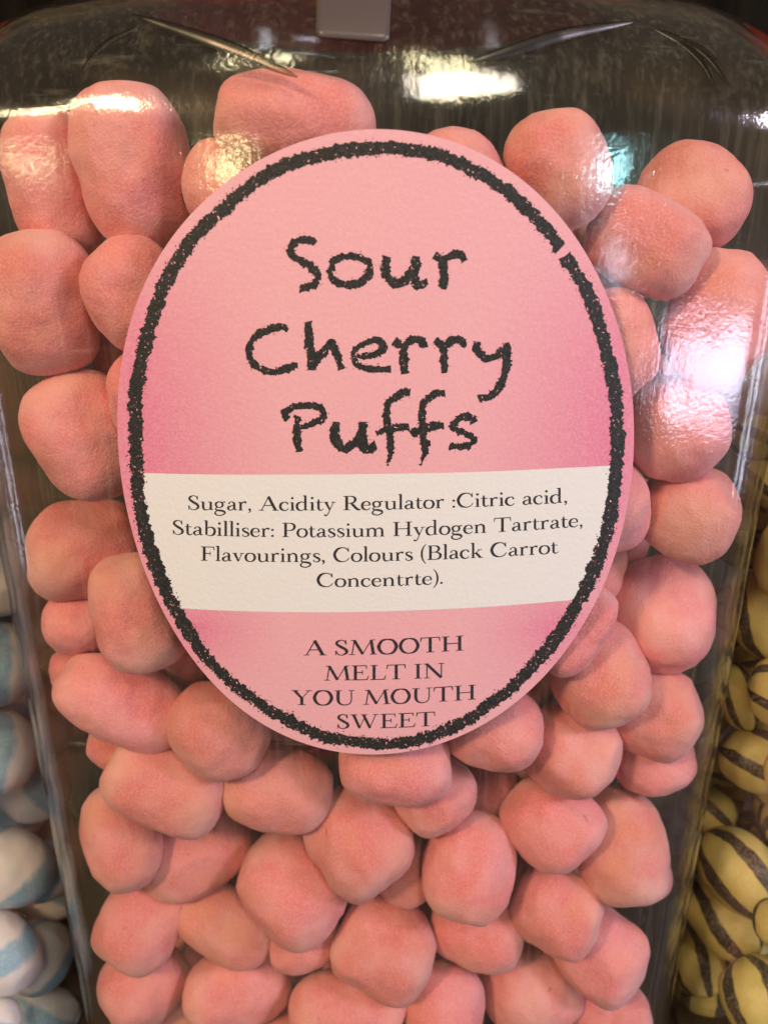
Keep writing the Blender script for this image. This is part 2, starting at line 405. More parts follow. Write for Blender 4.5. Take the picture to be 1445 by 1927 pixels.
EDGE = [(740,243),(790,250),(862,271),(945,311),(1006,360),(1067,424),(1125,518),(1164,619),(1182,698),(1190,759),(1192,830),(1190,882),(1182,948),(1166,1014),(1140,1085),(1111,1150),(1076,1207),(1036,1262),(990,1306),(932,1347),(878,1378),(828,1400),(775,1415),(715,1420),(655,1416),(600,1406),(545,1388),(491,1362),(440,1324),(390,1274),(352,1223),(318,1170),(290,1114),(268,1060),(250,1008),(237,950),(229,905),(224,851),(222,805),(223,758),(227,698),(238,636),(256,572),(272,534),(292,496),(318,454),(339,428),(375,390),(422,345),(460,318),(490,300),(526,282),(562,268),(605,256),(652,248),(700,243)]
def smooth_closed(pts, n=240, harm=7):
    P = np.array(pts, float); c = P.mean(0)
    seg = np.r_[0, np.cumsum(np.linalg.norm(np.diff(np.vstack([P, P[:1]]), axis=0), axis=1))]
    u = seg[:-1]/seg[-1]*2*np.pi
    A = [np.ones_like(u)]
    for h in range(1, harm+1): A += [np.cos(h*u), np.sin(h*u)]
    A = np.stack(A, 1); t = np.linspace(0, 2*np.pi, n, endpoint=False)
    Bm = [np.ones_like(t)]
    for h in range(1, harm+1): Bm += [np.cos(h*t), np.sin(h*t)]
    Bm = np.stack(Bm, 1)
    return np.stack([Bm @ np.linalg.lstsq(A, P[:, k], rcond=None)[0] for k in (0, 1)], 1)
edge = smooth_closed(EDGE)
T_LAB = 0.00016
def build_label():
    n = len(edge); K = 24; c = edge.mean(0); verts, faces = [], []
    verts.append(hit_front(*c, T_LAB)-LAB_O)
    for k in range(1, K+1):
        for p in edge:
            q = c+(p-c)*(k/K); off = T_LAB
            verts.append(hit_front(q[0], q[1], off)-LAB_O)
    for p in edge: verts.append(hit_front(p[0], p[1], T_LAB-2e-6)-LAB_O)
    for p in edge: verts.append(hit_front(p[0], p[1], 0.00003)-LAB_O)
    for i in range(n):
        j = (i+1) % n
        faces.append((0, 1+i, 1+j))
        for k in [*range(K-1), K]:                       # the cut edge is its own narrow band
            faces.append((1+k*n+i, 1+(k+1)*n+i, 1+(k+1)*n+j, 1+k*n+j))
    return obj('oval_label', verts, faces, M_label, jar_m, True, tuple(LAB_O-np.array((0, YC, 0))))
label = build_label()
label['label'] = 'pink oval paper label with black crayon border'

class Printer:
    """collects flat printed shapes given in photo pixels and lays them on the label"""
    def __init__(s, off): s.v = []; s.f = []; s.off = off; s.k = 0
    def strip(s, left, right, mid=None):
        s.k += 1; base = len(s.v); n = len(left); o0 = s.off + 3e-6*(s.k % 9)
        for i in range(n):
            o = o0 + 2.5e-6*i/n
            s.v.append(hit_front(left[i][0], left[i][1], o)-LAB_O); s.v.append(hit_front(right[i][0], right[i][1], o)-LAB_O)
        for i in range(n-1):
            a = base+2*i; s.f.append((a, a+1, a+3, a+2))
    def poly(s, pts):
        s.k += 1; base = len(s.v); o = s.off + 3e-6*(s.k % 9)
        for p in pts: s.v.append(hit_front(p[0], p[1], o)-LAB_O)
        s.f.append(tuple(range(base, base+len(pts))))
    def build(s, name, mat):
        o = obj(name, s.v, s.f, mat, label)
        me = o.data; bm = bmesh.new(); bm.from_mesh(me)
        for f in bm.faces:
            f.normal_update()
            if f.normal.y > 0: f.normal_flip()
        bm.to_mesh(me); bm.free(); return o
def normals(P):
    d = np.gradient(P[:, :2], axis=0); l = np.hypot(d[:, 0], d[:, 1])+1e-9
    return np.stack([-d[:, 1]/l, d[:, 0]/l], 1)

# crayon strokes: ragged edges, spurs and loose specks
def crayon(pr, pts, width, rag=1.0, closed=False, taper=(1, 1)):
    P = spline([(*p[:2], p[2] if len(p) > 2 else width) for p in pts], 1.7, closed)
    if closed: P = np.vstack([P, P[:3]])
    n = len(P); nr = normals(P); wd = P[:, 2]/2
    t = np.linspace(0, 1, n); wd = wd*(taper[0]+(1-taper[0])*np.clip(t/0.15, 0, 1))*(taper[1]+(1-taper[1])*np.clip((1-t)/0.25, 0, 1))
    def side():
        low = np.interp(np.arange(n), np.arange(0, n+4, 4), rng.normal(0, 1.0, len(np.arange(0, n+4, 4))))
        hi = rng.normal(0, 1.0, n)
        sp = np.where(rng.random(n) < 0.20, rng.uniform(1.0, 4.2, n), 0) - np.where(rng.random(n) < 0.16, rng.uniform(0.8, 4.0, n), 0)
        return (1.9*low+0.8*hi+0.8*sp)*rag
    a, b = wd+side(), wd+side()
    sl = rng.normal(0, 1.2, (n, 1))*rag*np.gradient(P[:, :2], axis=0)
    pr.strip(P[:, :2]+nr*a[:, None]+sl*0.6, P[:, :2]-nr*b[:, None]-sl*0.6)
    for i in range(0, n):                              # specks
        if rng.random() < 0.12:
            sgn = rng.choice((-1, 1)); q = P[i, :2]+nr[i]*sgn*(wd[i]+rng.uniform(1.5, 6.5)*rag); r = rng.uniform(0.6, 1.5)*rag
            k = rng.uniform(0, 6.28)
            pr.poly([q+r*np.array((math.cos(k+j*1.26), math.sin(k+j*1.26)))*rng.uniform(0.6, 1.2) for j in range(5)])
RING = [(1062,482),(1092,525),(1114,572),(1135,644),(1152,705),(1159,767),(1161,836),(1158,898),(1152,948),(1140,1005),(1122,1058),(1099,1113),(1070,1165),(1030,1222),(980,1277),(932,1316),(890,1347),(850,1370),(806,1388),(762,1397),(710,1400),(661,1395),(620,1387),(579,1374),(540,1357),(505,1335),(470,1312),(437,1285),(405,1255),(376,1221),(350,1180),(326,1138),(305,1093),(289,1050),(275,1007),(266,964),(260,925),(257,880),(256,836),(256,752),(260,709),(272,655),(288,594),(310,536),(339,483),(378,432),(422,392),(472,349),(526,316),(580,298),(652,283),(740,278),(808,288),(862,307),(916,334),(970,374),(1024,426),(1055,467)]
pr = Printer(T_LAB+0.00003)
crayon(pr, [(x, y, 25 if 400 < y < 900 else (19 if y > 1250 else 24)) for x, y in RING], 26, 1.0)
for k in range(2):                                     # second, thinner pass of the crayon
    crayon(pr, [(x+rng.normal(0, 2), y+rng.normal(0, 2), 17) for x, y in RING[3+k*27:28+k*27]], 17, 1.1)
pr.build('crayon_border', M_chalk)

# white ingredients panel
def panel():
    top = spline([(262,890),(400,893),(560,893),(700,892),(900,888),(1157,876)], 8)
    bot = spline([(331,1144),(420,1149),(560,1152),(700,1151),(900,1143),(1092,1128)], 8)
    lf = spline([(262,890),(265,929),(274,1007),(290,1050),(307,1093),(331,1144)], 6)
    rt = spline([(1157,876),(1152,948),(1141,1003),(1130,1035),(1115,1073),(1092,1128)], 6)
    def res(P, n):
        s = np.r_[0, np.cumsum(np.hypot(*np.diff(P, axis=0).T))]; s /= s[-1]
        t = np.linspace(0, 1, n); return np.stack([np.interp(t, s, P[:, 0]), np.interp(t, s, P[:, 1])], 1)
    nu, nv = 60, 20; T, B, Lf, Rt = res(top, nu), res(bot, nu), res(lf, nv), res(rt, nv)
    v, f = [], []
    for j in range(nv):
        b = j/(nv-1)
        for i in range(nu):
            a = i/(nu-1)
            p = (1-b)*T[i]+b*B[i]+(1-a)*Lf[j]+a*Rt[j]-((1-a)*(1-b)*T[0]+a*(1-b)*T[-1]+(1-a)*b*B[0]+a*b*B[-1])
            v.append(hit_front(p[0], p[1], T_LAB+0.000012)-LAB_O)
    for j in range(nv-1):
        for i in range(nu-1):
            f.append((j*nu+i, (j+1)*nu+i, (j+1)*nu+i+1, j*nu+i+1))
    o = obj('ingredients_panel', v, f, M_panel, label, True); o['label'] = 'white printed ingredients band'
panel()

# crayon title, strokes traced in a 2.535x enlargement whose corner is (430, 400)
TITLE = {
 'S': [[(418,140),(385,128),(340,132),(302,160),(298,195),(340,226),(395,258),(425,295),(414,340),(375,358),(338,368)]],
 'o': [[(490,275),(505,228),(560,208),(625,215),(668,245),(668,298),(622,335),(560,343),(503,325),(486,290),(492,262)]],
 'u': [[(752,208),(748,262),(768,318),(800,340),(842,318),(884,262)], [(897,208),(890,265),(886,325),(908,352),(950,330)]],
 'r': [[(1024,366),(1026,295),(1022,225)], [(982,200),(1020,222),(1066,205),(1102,196),(1126,232)]],
 'C': [[(285,560),(250,545),(190,558),(130,592),(102,648),(112,708),(160,748),(230,757),(290,742),(330,726)]],
 'h': [[(378,520),(384,600),(394,680),(396,752)], [(398,738),(432,688),(470,645),(498,628),(515,672),(542,748)]],
 'e': [[(612,684),(680,682),(735,655),(733,622),(690,610),(632,632),(597,672),(612,722),(660,745),(720,748),(775,746)]],
 'r1': [[(838,770),(836,700),(832,630)], [(790,610),(833,635),(878,606),(916,610),(935,645)]],
 'r2': [[(1028,766),(1026,700),(1022,630)], [(983,608),(1025,635),(1070,606),(1106,606),(1128,642)]],
 'y': [[(1186,615),(1192,662),(1230,698),(1270,685),(1312,655)], [(1328,622),(1326,700),(1314,780),(1284,840),(1235,878),(1190,886)]],
 'P': [[(330,970),(325,1040),(330,1090),(336,1142)], [(284,988),(266,966),(290,936),(350,920),(420,926),(453,956),(438,992),(390,1012),(345,1022)]],
 'u1': [[(514,998),(506,1060),(526,1105),(556,1124),(600,1100),(636,1055)], [(645,998),(640,1060),(640,1108),(664,1130),(704,1106)]],
 'f1': [[(866,858),(815,868),(768,905),(756,970),(766,1050),(776,1130),(756,1206)], [(705,1056),(750,1040),(800,1026),(862,1020)]],
 'f2': [[(1032,858),(980,868),(932,908),(920,970),(930,1050),(938,1130),(914,1206)], [(870,1056),(920,1036),(970,1022),(1027,1016)]],
 's': [[(1172,1004),(1160,980),(1120,974),(1082,998),(1076,1028),(1120,1050),(1164,1076),(1158,1104),(1110,1116),(1052,1116)]],
}
TW = {'S': 38, 'o': 36, 'u': 42, 'r': 38, 'C': 36, 'h': 40, 'e': 32, 'r1': 37, 'r2': 37, 'y': 37, 'P': 34, 'u1': 42, 'f1': 36, 'f2': 36, 's': 32}
pr = Printer(T_LAB+0.00003)
for k, strokes in TITLE.items():
    for s in strokes:
        tp = (1, 0.35) if k in ('f1', 'f2') and len(s) == 7 else (0.85, 0.85)
        crayon(pr, [(430+x/2.535, 400+y/2.535, TW[k]/2.535*1.02) for x, y in s], 14, 0.78, False, tp)
pr.build('title_lettering', print_material('black_crayon_title', (0.016, 0.017, 0.016), 0.655))

# ------------------------------------------------------------------ old-style serif alphabet, drawn as pen strokes
# 'c' = smooth curve, 'l' = straight pieces, 'd' = round dot;  x, y, pen width;  x-height 60, capitals 100
def SB(x, wd=15, y=2): return ('l', [(x-wd, y, 4), (x+wd, y, 4)])                 # foot / head serif
G = {
 'a': (70, [('c', [(15,45,9),(22,57,5),(35,60,5),(48,52,10),(50,40,12),(50,14,12),(56,4,7),(67,7,3)]), ('c', [(50,37,4),(30,31,6),(13,22,11),(13,10,11),(23,1,6),(36,4,5),(50,14,4)])]),
 'b': (84, [('l', [(20,107,12),(20,5,12)]), ('l', [(5,103,4),(20,106,5)]), ('c', [(20,44,4),(34,57,6),(48,60,7),(68,50,12),(73,30,13),(66,10,12),(48,0,6),(30,2,4),(20,8,4)])]),
 'c': (66, [('c', [(57,44,9),(50,57,7),(36,60,5),(16,50,11),(9,30,13),(16,10,12),(36,0,6),(50,4,5),(61,15,3)])]),
 'd': (86, [('c', [(60,50,4),(48,59,5),(32,60,6),(14,48,12),(9,29,13),(15,10,12),(32,0,6),(48,4,4),(60,13,4)]), ('l', [(62,107,12),(62,3,12)]), ('l', [(46,103,4),(62,106,5)]), ('l', [(62,3,6),(80,5,3)])]),
 'e': (67, [('l', [(12,33,4),(60,33,4)]), ('c', [(58,33,9),(53,52,8),(36,60,5),(16,50,11),(9,30,13),(16,10,12),(36,0,6),(50,4,5),(61,15,3)])]),
 'g': (78, [('c', [(34,60,5),(16,52,10),(12,39,11),(18,25,9),(34,19,5),(50,25,9),(55,39,11),(50,53,9),(34,60,5)]), ('c', [(48,52,4),(58,58,5),(72,57,8)]), ('c', [(22,22,4),(11,10,6),(20,0,9),(44,-3,12),(65,-10,12),(67,-24,8),(44,-37,6),(18,-34,7),(7,-22,9),(13,-9,6),(24,-2,5)])]),
 'i': (39, [('l', [(20,58,12),(20,2,12)]), ('l', [(5,55,4),(20,58,5)]), SB(20), ('d', [(19,88,8.5)])]),
 'k': (84, [('l', [(20,107,12),(20,2,12)]), ('l', [(5,103,4),(20,106,5)]), SB(20), ('l', [(24,26,4),(62,57,4)]), ('l', [(36,38,12),(66,3,12)]), ('l', [(48,57,4),(76,57,4)]), ('l', [(54,2,4),(84,2,4)])]),
 'l': (39, [('l', [(20,107,12),(20,2,12)]), ('l', [(5,103,4),(20,106,5)]), SB(20)]),
 'm': (132, [('l', [(20,58,12),(20,2,12)]), ('l', [(5,55,4),(20,58,5)]), SB(20), ('c', [(20,44,4),(34,56,6),(48,60,8),(60,53,11),(65,40,12),(65,2,12)]), SB(65), ('c', [(65,44,4),(79,56,6),(93,60,8),(105,53,11),(110,40,12),(110,2,12)]), SB(110)]),
 'n': (87, [('l', [(20,58,12),(20,2,12)]), ('l', [(5,55,4),(20,58,5)]), SB(20), ('c', [(20,44,4),(34,56,6),(48,60,8),(61,53,11),(66,40,12),(66,2,12)]), SB(66)]),
 'o': (76, [('c', [(38,60,5),(18,53,10),(9,30,13),(17,8,10),(38,0,5),(58,8,10),(67,30,13),(59,52,10),(38,60,5)])]),
 'r': (62, [('l', [(20,58,12),(20,2,12)]), ('l', [(5,55,4),(20,58,5)]), SB(20), ('c', [(20,38,4),(30,53,6),(42,60,8),(56,55,13)])]),
 's': (58, [('c', [(48,46,5),(44,57,5),(30,60,5),(15,54,9),(14,43,10),(30,32,12),(46,22,12),(48,10,9),(32,0,5),(16,3,5),(9,16,5)])]),
 't': (50, [('c', [(20,80,4),(20,62,11),(20,16,12),(28,3,8),(40,2,5),(51,11,3)]), ('l', [(3,58,4),(46,58,4)])]),
 'u': (87, [('c', [(20,58,12),(20,18,12),(28,3,9),(44,1,5),(58,8,4),(66,18,4)]), ('l', [(67,58,12),(67,2,12)]), ('l', [(4,57,4),(20,58,4)]), ('l', [(50,57,4),(67,58,4)]), ('l', [(67,2,5),(84,4,3)])]),
 'v': (77, [('l', [(16,58,13),(40,1,9)]), ('l', [(62,58,4),(40,1,4)]), ('l', [(2,58,4),(32,58,4)]), ('l', [(50,58,4),(77,58,4)])]),
 'y': (79, [('l', [(16,58,13),(41,3,9)]), ('c', [(64,58,4),(41,3,4),(29,-26,5),(17,-37,7),(6,-30,10)]), ('l', [(2,58,4),(32,58,4)]), ('l', [(51,58,4),(79,58,4)])]),
 '.': (28, [('d', [(13,7,8)])]), ',': (32, [('d', [(14,7,8)]), ('c', [(19,6,8),(18,-6,6),(8,-18,2.5)])]), ':': (30, [('d', [(14,7,8)]), ('d', [(14,50,8)])]),
 '(': (42, [('c', [(38,112,2.5),(19,84,7),(11,42,10),(19,0,7),(38,-28,2.5)])]), ')': (42, [('c', [(4,112,2.5),(23,84,7),(31,42,10),(23,0,7),(4,-28,2.5)])]),
 ' ': (42, []),
 'A': (124, [('l', [(15,2,5),(61,100,5)]), ('l', [(58,100,15),(104,2,15)]), ('l', [(30,36,5),(86,36,5)]), SB(15,16), SB(104,20)]),
 'B': (100, [('l', [(24,98,14),(24,2,14)]), ('c', [(6,98,5),(50,98,5),(70,92,11),(78,76,13),(68,59,9),(50,53,5),(24,53,4)]), ('c', [(40,53,4),(66,51,6),(84,40,12),(88,27,14),(80,10,11),(58,2,5),(6,2,5)])]),
 'C': (114, [('c', [(99,72,4),(88,92,6),(62,100,6),(30,88,13),(12,51,15),(28,13,13),(62,0,6),(88,8,5),(105,27,4)]), ('l', [(99,100,4),(100,70,5)])]),
 'E': (106, [('l', [(26,98,14),(26,2,14)]), ('l', [(5,98,5),(88,98,5)]), ('l', [(87,99,6),(91,76,3)]), ('l', [(26,52,5),(66,52,5)]), ('l', [(66,66,4),(66,38,4)]), ('l', [(5,2,5),(94,2,5)]), ('l', [(92,1,6),(101,28,3)])]),
 'F': (94, [('l', [(26,98,14),(26,2,14)]), ('l', [(5,98,5),(86,98,5)]), ('l', [(85,99,6),(90,74,3)]), ('l', [(26,52,5),(64,52,5)]), ('l', [(64,66,4),(64,38,4)]), SB(26,21)]),
 'H': (132, [('l', [(27,98,14),(27,2,14)]), ('l', [(105,98,14),(105,2,14)]), ('l', [(27,51,5),(105,51,5)]), SB(27,21), SB(27,21,98), SB(105,21), SB(105,21,98)]),
 'I': (52, [('l', [(26,98,14),(26,2,14)]), SB(26,20), SB(26,20,98)]),
 'L': (96, [('l', [(26,98,14),(26,2,14)]), SB(26,20,98), ('l', [(5,2,5),(86,2,5)]), ('l', [(84,1,6),(93,30,3)])]),
 'M': (152, [('l', [(17,2,5),(30,98,5)]), ('l', [(29,98,14),(76,3,13)]), ('l', [(74,3,4),(122,98,4)]), ('l', [(121,98,14),(134,2,14)]), SB(17,16), SB(134,19), ('l', [(10,98,4),(32,98,4)]), ('l', [(120,98,4),(144,98,4)])]),
 'N': (130, [('l', [(25,98,5),(25,2,5)]), ('l', [(22,99,14),(106,1,14)]), ('l', [(107,98,5),(107,0,5)]), SB(25,17), SB(107,17,98), ('l', [(5,98,4),(28,98,4)])]),
 'O': (118, [('c', [(59,100,6),(28,89,12),(11,50,15),(27,12,12),(59,0,6),(91,12,12),(107,50,15),(90,89,12),(59,100,6)])]),
 'P': (94, [('l', [(26,98,14),(26,2,14)]), ('c', [(6,98,5),(52,98,5),(76,90,11),(83,72,14),(74,54,10),(52,46,5),(28,46,4)]), SB(26,21)]),
 'R': (114, [('l', [(26,98,14),(26,2,14)]), ('c', [(6,98,5),(52,98,5),(74,90,11),(80,74,14),(72,57,10),(52,50,5),(28,50,4)]), SB(26,21), ('c', [(54,50,12),(74,26,14),(94,6,13),(114,2,5)])]),
 'S': (80, [('c', [(63,74,4),(55,94,5),(38,100,5),(18,91,10),(14,74,12),(36,55,14),(62,37,14),(67,16,12),(44,0,5),(22,5,5),(9,30,4)]), ('l', [(63,101,3),(64,72,5)]), ('l', [(9,-1,3),(9,30,5)])]),
 'T': (112, [('l', [(56,98,14),(56,2,14)]), ('l', [(5,98,5),(107,98,5)]), ('l', [(7,99,6),(3,72,3)]), ('l', [(105,99,6),(109,72,3)]), SB(56,22)]),
 'U': (124, [('c', [(26,98,14),(26,34,14),(38,8,9),(64,0,6),(90,9,5),(100,36,5),(100,98,5)]), SB(26,21,98), SB(100,17,98)]),
 'W': (172, [('l', [(20,98,14),(56,2,12)]), ('l', [(54,2,4),(88,88,4)]), ('l', [(78,98,14),(116,2,12)]), ('l', [(114,2,4),(150,98,4)]), SB(22,20,98), SB(82,18,98), SB(150,16,98)]),
 'Y': (120, [('l', [(20,98,14),(60,46,12)]), ('l', [(100,98,4),(60,46,4)]), ('l', [(60,48,14),(60,2,14)]), SB(60,22), SB(22,20,98), SB(100,17,98)]),
}
def set_line(pr, text, base, cap, fat=1.2):
    """base: photo pixels the baseline runs through (first = left end of text, last = right end); cap: height of capitals"""
    B = np.array(base, float); c = np.polyfit(B[:, 0], B[:, 1], 2)
    x0, x1 = B[0, 0], B[-1, 0]; total = sum(G[ch][0] for ch in text); sx = (x1-x0)/total; sy = cap/100.0
    pen = 0.0
    def mp(gx, gy):
        px = x0+sx*gx; s = 2*c[0]*px+c[1]
        return np.array((px+0*s*sy*gy, np.polyval(c, px)-sy*gy))
    for ch in text:
        adv, strokes = G[ch]
        for kind, pts in strokes:
            if kind == 'd':
                x, y, r = pts[0]
                pr.poly([mp(pen+x+r*math.cos(t*0.5236), y+r*math.sin(t*0.5236)) for t in range(12)]); continue
            P = spline(pts, 3.0) if kind == 'c' else np.array(pts, float)
            nr = normals(P); wd = P[:, 2:3]*0.5*fat
            a = P[:, :2]+nr*wd; b = P[:, :2]-nr*wd
            if kind == 'l' and abs(P[0, 0]-P[-1, 0]) > 0 and P[0, 1] == P[-1, 1]: pass
            pr.strip([mp(pen+p[0], p[1]) for p in a], [mp(pen+p[0], p[1]) for p in b])
        pen += adv
pr = Printer(T_LAB+0.00003)
set_line(pr, 'Sugar, Acidity Regulator :Citric acid,', [(353,958.5),(500,961.5),(645,960.5),(750,958),(870,954),(1069,946)], 26.5)
set_line(pr, 'Stabilliser: Potassium Hydogen Tartrate,', [(324,1005),(440,1009.5),(545,1010.5),(708,1010),(790,1007.5),(900,1002.5),(1098,990.5)], 26.5)
set_line(pr, 'Flavourings, Colours (Black Carrot', [(377,1054.5),(470,1057),(560,1058),(650,1057),(750,1055),(820,1052.5),(905,1049.5),(1050,1041)], 26.5)
set_line(pr, 'Concentrte).', [(595,1104),(680,1104),(740,1102.4),(800,1100),(835,1098.5)], 25.5)
pr.build('ingredients_lettering', M_ink)
pr = Printer(T_LAB+0.00003)
set_line(pr, 'A SMOOTH', [(572,1233),(640,1233),(690,1232),(810,1227),(874,1224)], 28)
set_line(pr, 'MELT IN', [(610,1280.5),(680,1280),(745,1278),(838,1275)], 27.5)
set_line(pr, 'YOU MOUTH', [(548,1326.5),(655,1326.5),(710,1325.5),(840,1319.6),(897,1315.7)], 27.5)
set_line(pr, 'SWEET', [(633,1371),(680,1371),(740,1369.5),(819,1365.7)], 26.5)
pr.build('slogan_lettering', M_ink)

# ------------------------------------------------------------------ bits on the jar: tape at the top, old label on the back
from mathutils.bvhtree import BVHTree
_bm = bmesh.new(); _bm.from_mesh(body_m.data); _bm.transform(Matrix.Translation((0, YC, 0))); JB = BVHTree.FromBMesh(_bm)
def hit_jar(px, py, off):
    p, n, i, d = JB.ray_cast(CAM, Vector(ray(px, py)).normalized())
    return np.array(p + n*off)
def tape():
    v, f = [], []; nu, nv = 13, 9
    for j in range(nv):
        for i in range(nu):
            a, b = i/(nu-1), j/(nv-1)
            x = (597-2*b)*(1-a)+(738-6*b)*a; y = -30+(98+10*a+4)*b
            if j == nv-1 and i in (0, nu-1): y -= 5
            v.append(hit_jar(x, y, 0.0004)-np.array((0, YC, 0)))
    for j in range(nv-1):
        for i in range(nu-1): f.append((j*nu+i, (j+1)*nu+i, (j+1)*nu+i+1, j*nu+i+1))
    o = obj('tape', v, f, M_tape, jar_m, True); md = o.modifiers.new('thick', 'SOLIDIFY'); md.thickness = 0.0002
tape()
def ridge(pts, r):
    P = spline(pts, 6.0); v, f = [], []; n = len(P); q = np.array([hit_jar(x, y, 0.0) for x, y in P])-np.array((0, YC, 0))
    t = np.gradient(q, axis=0); t /= np.linalg.norm(t, axis=1)[:, None]
    for i in range(n):
        up = np.array((q[i][0], q[i][1], 0.02)); up /= np.linalg.norm(up)
        b = np.cross(t[i], up); b /= np.linalg.norm(b); u2 = np.cross(b, t[i])
        rr = r*max(0.02, math.sin(math.pi*(i+0.5)/n))**0.6
        for k in range(8):
            a = 2*math.pi*k/8; v.append(q[i]+rr*(math.cos(a)*b*2.0+math.sin(a)*u2*0.45))
    for i in range(n-1):
        for k in range(8): f.append((i*8+k, i*8+(k+1) % 8, (i+1)*8+(k+1) % 8, (i+1)*8+k))
    obj('moulded_ridge', v, f, M_ridge, jar_m, True)
M_ridge, nt = new_mat('ridge_plastic')
_t = N(nt, 'ShaderNodeBsdfTransparent'); _t.inputs[0].default_value = (0.60, 0.56, 0.48, 1)
_g = N(nt, 'ShaderNodeBsdfGlossy'); _g.inputs['Roughness'].default_value = 0.3
_x = N(nt, 'ShaderNodeMixShader'); _x.inputs[0].default_value = 0.035
L(nt, _t.outputs[0], _x.inputs[1]); L(nt, _g.outputs[0], _x.inputs[2])
_o = N(nt, 'ShaderNodeOutputMaterial'); L(nt, _x.outputs[0], _o.inputs[0])
ridge([(250,28),(330,55),(390,76),(470,106),(560,145)], 0.0005)
ridge([(880,118),(930,105),(1000,84),(1070,64),(1190,42)], 0.0005)
ridge([(1232,55),(1285,82),(1325,122),(1352,178)], 0.0005)
ridge([(1285,72),(1335,108),(1375,166)], 0.0005)
ridge([(150,146),(168,112),(200,82),(258,52)], 0.0003)
# ------------------------------------------------------------------ sweets
def unit_sphere(sub):
    bm = bmesh.new(); bmesh.ops.create_icosphere(bm, subdivisions=sub, radius=1.0)
    v = np.array([x.co[:] for x in bm.verts]); f = [tuple(q.index for q in p.verts) for p in bm.faces]; bm.free()
    return v, f
SPH, SPHF = unit_sphere(5); SPL, SPLF = unit_sphere(3); SAMP = unit_sphere(3)[0]
def radius_of(dirs, ax, p, q):
    u = np.abs(dirs/ax)
    return (u[:, 0]**p + (u[:, 1]**q+u[:, 2]**q)**(p/q))**(-1.0/p)
def sweet_mesh(name, ax, seed, mat, lumpy, p=2.7, q=2.2, fine=True):
    D, FA = (SPH, SPHF) if fine else (SPL, SPLF)
    r = radius_of(D, ax, p, q); P = D*r[:, None]
    o1 = Vector((seed*3.1, seed*1.7, -seed*2.3)); out = np.empty_like(P); sz = float(np.mean(ax))
    rr = random.Random(seed)
    cuts = []                                            # a few flattened spots where it was pressed
    for _ in range(rr.randint(1, 3)):
        d = np.array([rr.uniform(-1, 1), rr.uniform(-1, 1), rr.uniform(-1, 1)]); d /= np.linalg.norm(d)+1e-9
        cuts.append((d, rr.uniform(0.86, 0.95)))
    for i in range(len(P)):
        d = Vector(D[i]); n1 = noise.noise(d*1.15+o1); n2 = noise.noise(d*2.6+o1*1.3); n3 = noise.noise(d*6.5+o1)
        out[i] = P[i]*(1+lumpy*(0.10*n1+0.045*n2+0.012*n3))
    for d, h in cuts:
        lim = h*(np.abs(P @ d)).max(); pr_ = out @ d
        over = np.maximum(pr_-lim, 0); out -= (over*0.75)[:, None]*d
    me = bpy.data.meshes.new(name); me.from_pydata([tuple(x) for x in out], [], FA); me.update()
    me.polygons.foreach_set('use_smooth', [True]*len(me.polygons)); me.materials.append(mat)
    return me

placed = []                                              # (centre, 3x3 axes, half sizes, jar)
def frame_at(px, py, a, b, th, tilt, t):
    c = CAMN + t*ray(px, py); vd = ray(px, py); vd = vd/np.linalg.norm(vd)
    def axis(ax, ang):
        q = ray(px+ax*math.cos(ang), py+ax*math.sin(ang)); s = t*np.dot(ray(px, py), vd)/np.dot(q, vd)
        return CAMN+s*q-c
    A = axis(a, math.radians(th)); Bv = axis(b, math.radians(th+90))
    ha, hb = np.linalg.norm(A), np.linalg.norm(Bv); u = A/ha
    v = Bv-np.dot(Bv, u)*u; v /= np.linalg.norm(v); w_ = np.cross(u, v)
    hc = min(ha, hb)*0.97
    return c, np.stack([u, v, w_], 1), np.array((ha, hb, hc))
def inside_wall(pts, jx):
    return sdf(pts[:, 0]-jx, pts[:, 1]-YC) < -0.0013
def surf(c, Rm, h): return c + (SAMP*radius_of(SAMP, h, 2.7, 2.2)[:, None]) @ Rm.T
def hits(pts, c, h, jar_key, tol):
    for (c2, R2, h2, k2) in placed:
        if k2 != jar_key: continue
        if np.linalg.norm(c-c2) > h.max()+h2.max(): continue
        l = (pts-c2) @ R2; u = np.abs(l/(h2*tol))
        if ((u[:, 0]**2.7+(u[:, 1]**2.2+u[:, 2]**2.2)**(2.7/2.2)) < 1).any(): return True
    return False
def place(px, py, a, b, th, jar_key, deep=0.0, tol=0.93):
    jx = JARC[jar_key]; best = None
    t0 = 0.12
    for step in range(220):
        t = t0+step*0.0005
        c, Rm, h = frame_at(px, py, a, b, th, 0, t)
        if c[1] < -0.002: continue
        pts = surf(c, Rm, h); sg = -1 if c[0]-jx > 0 else 1
        for k in range(9 if abs(c[0]-jx) > W-1.25*h.max()-0.004 else 1):
            sh = np.array((sg*0.0005*k, 0, 0))
            if inside_wall(pts+sh, jx).all(): break
        else: continue
        c = c+sh; pts = pts+sh
        if deep > 0:
            deep -= 0.0005; continue
        if not hits(pts, c, h, jar_key, tol): best = (c, Rm, h); break
    if best is None:
        print('NO PLACE', px, py); best = (c, Rm, h)
    return best
PLOG = []
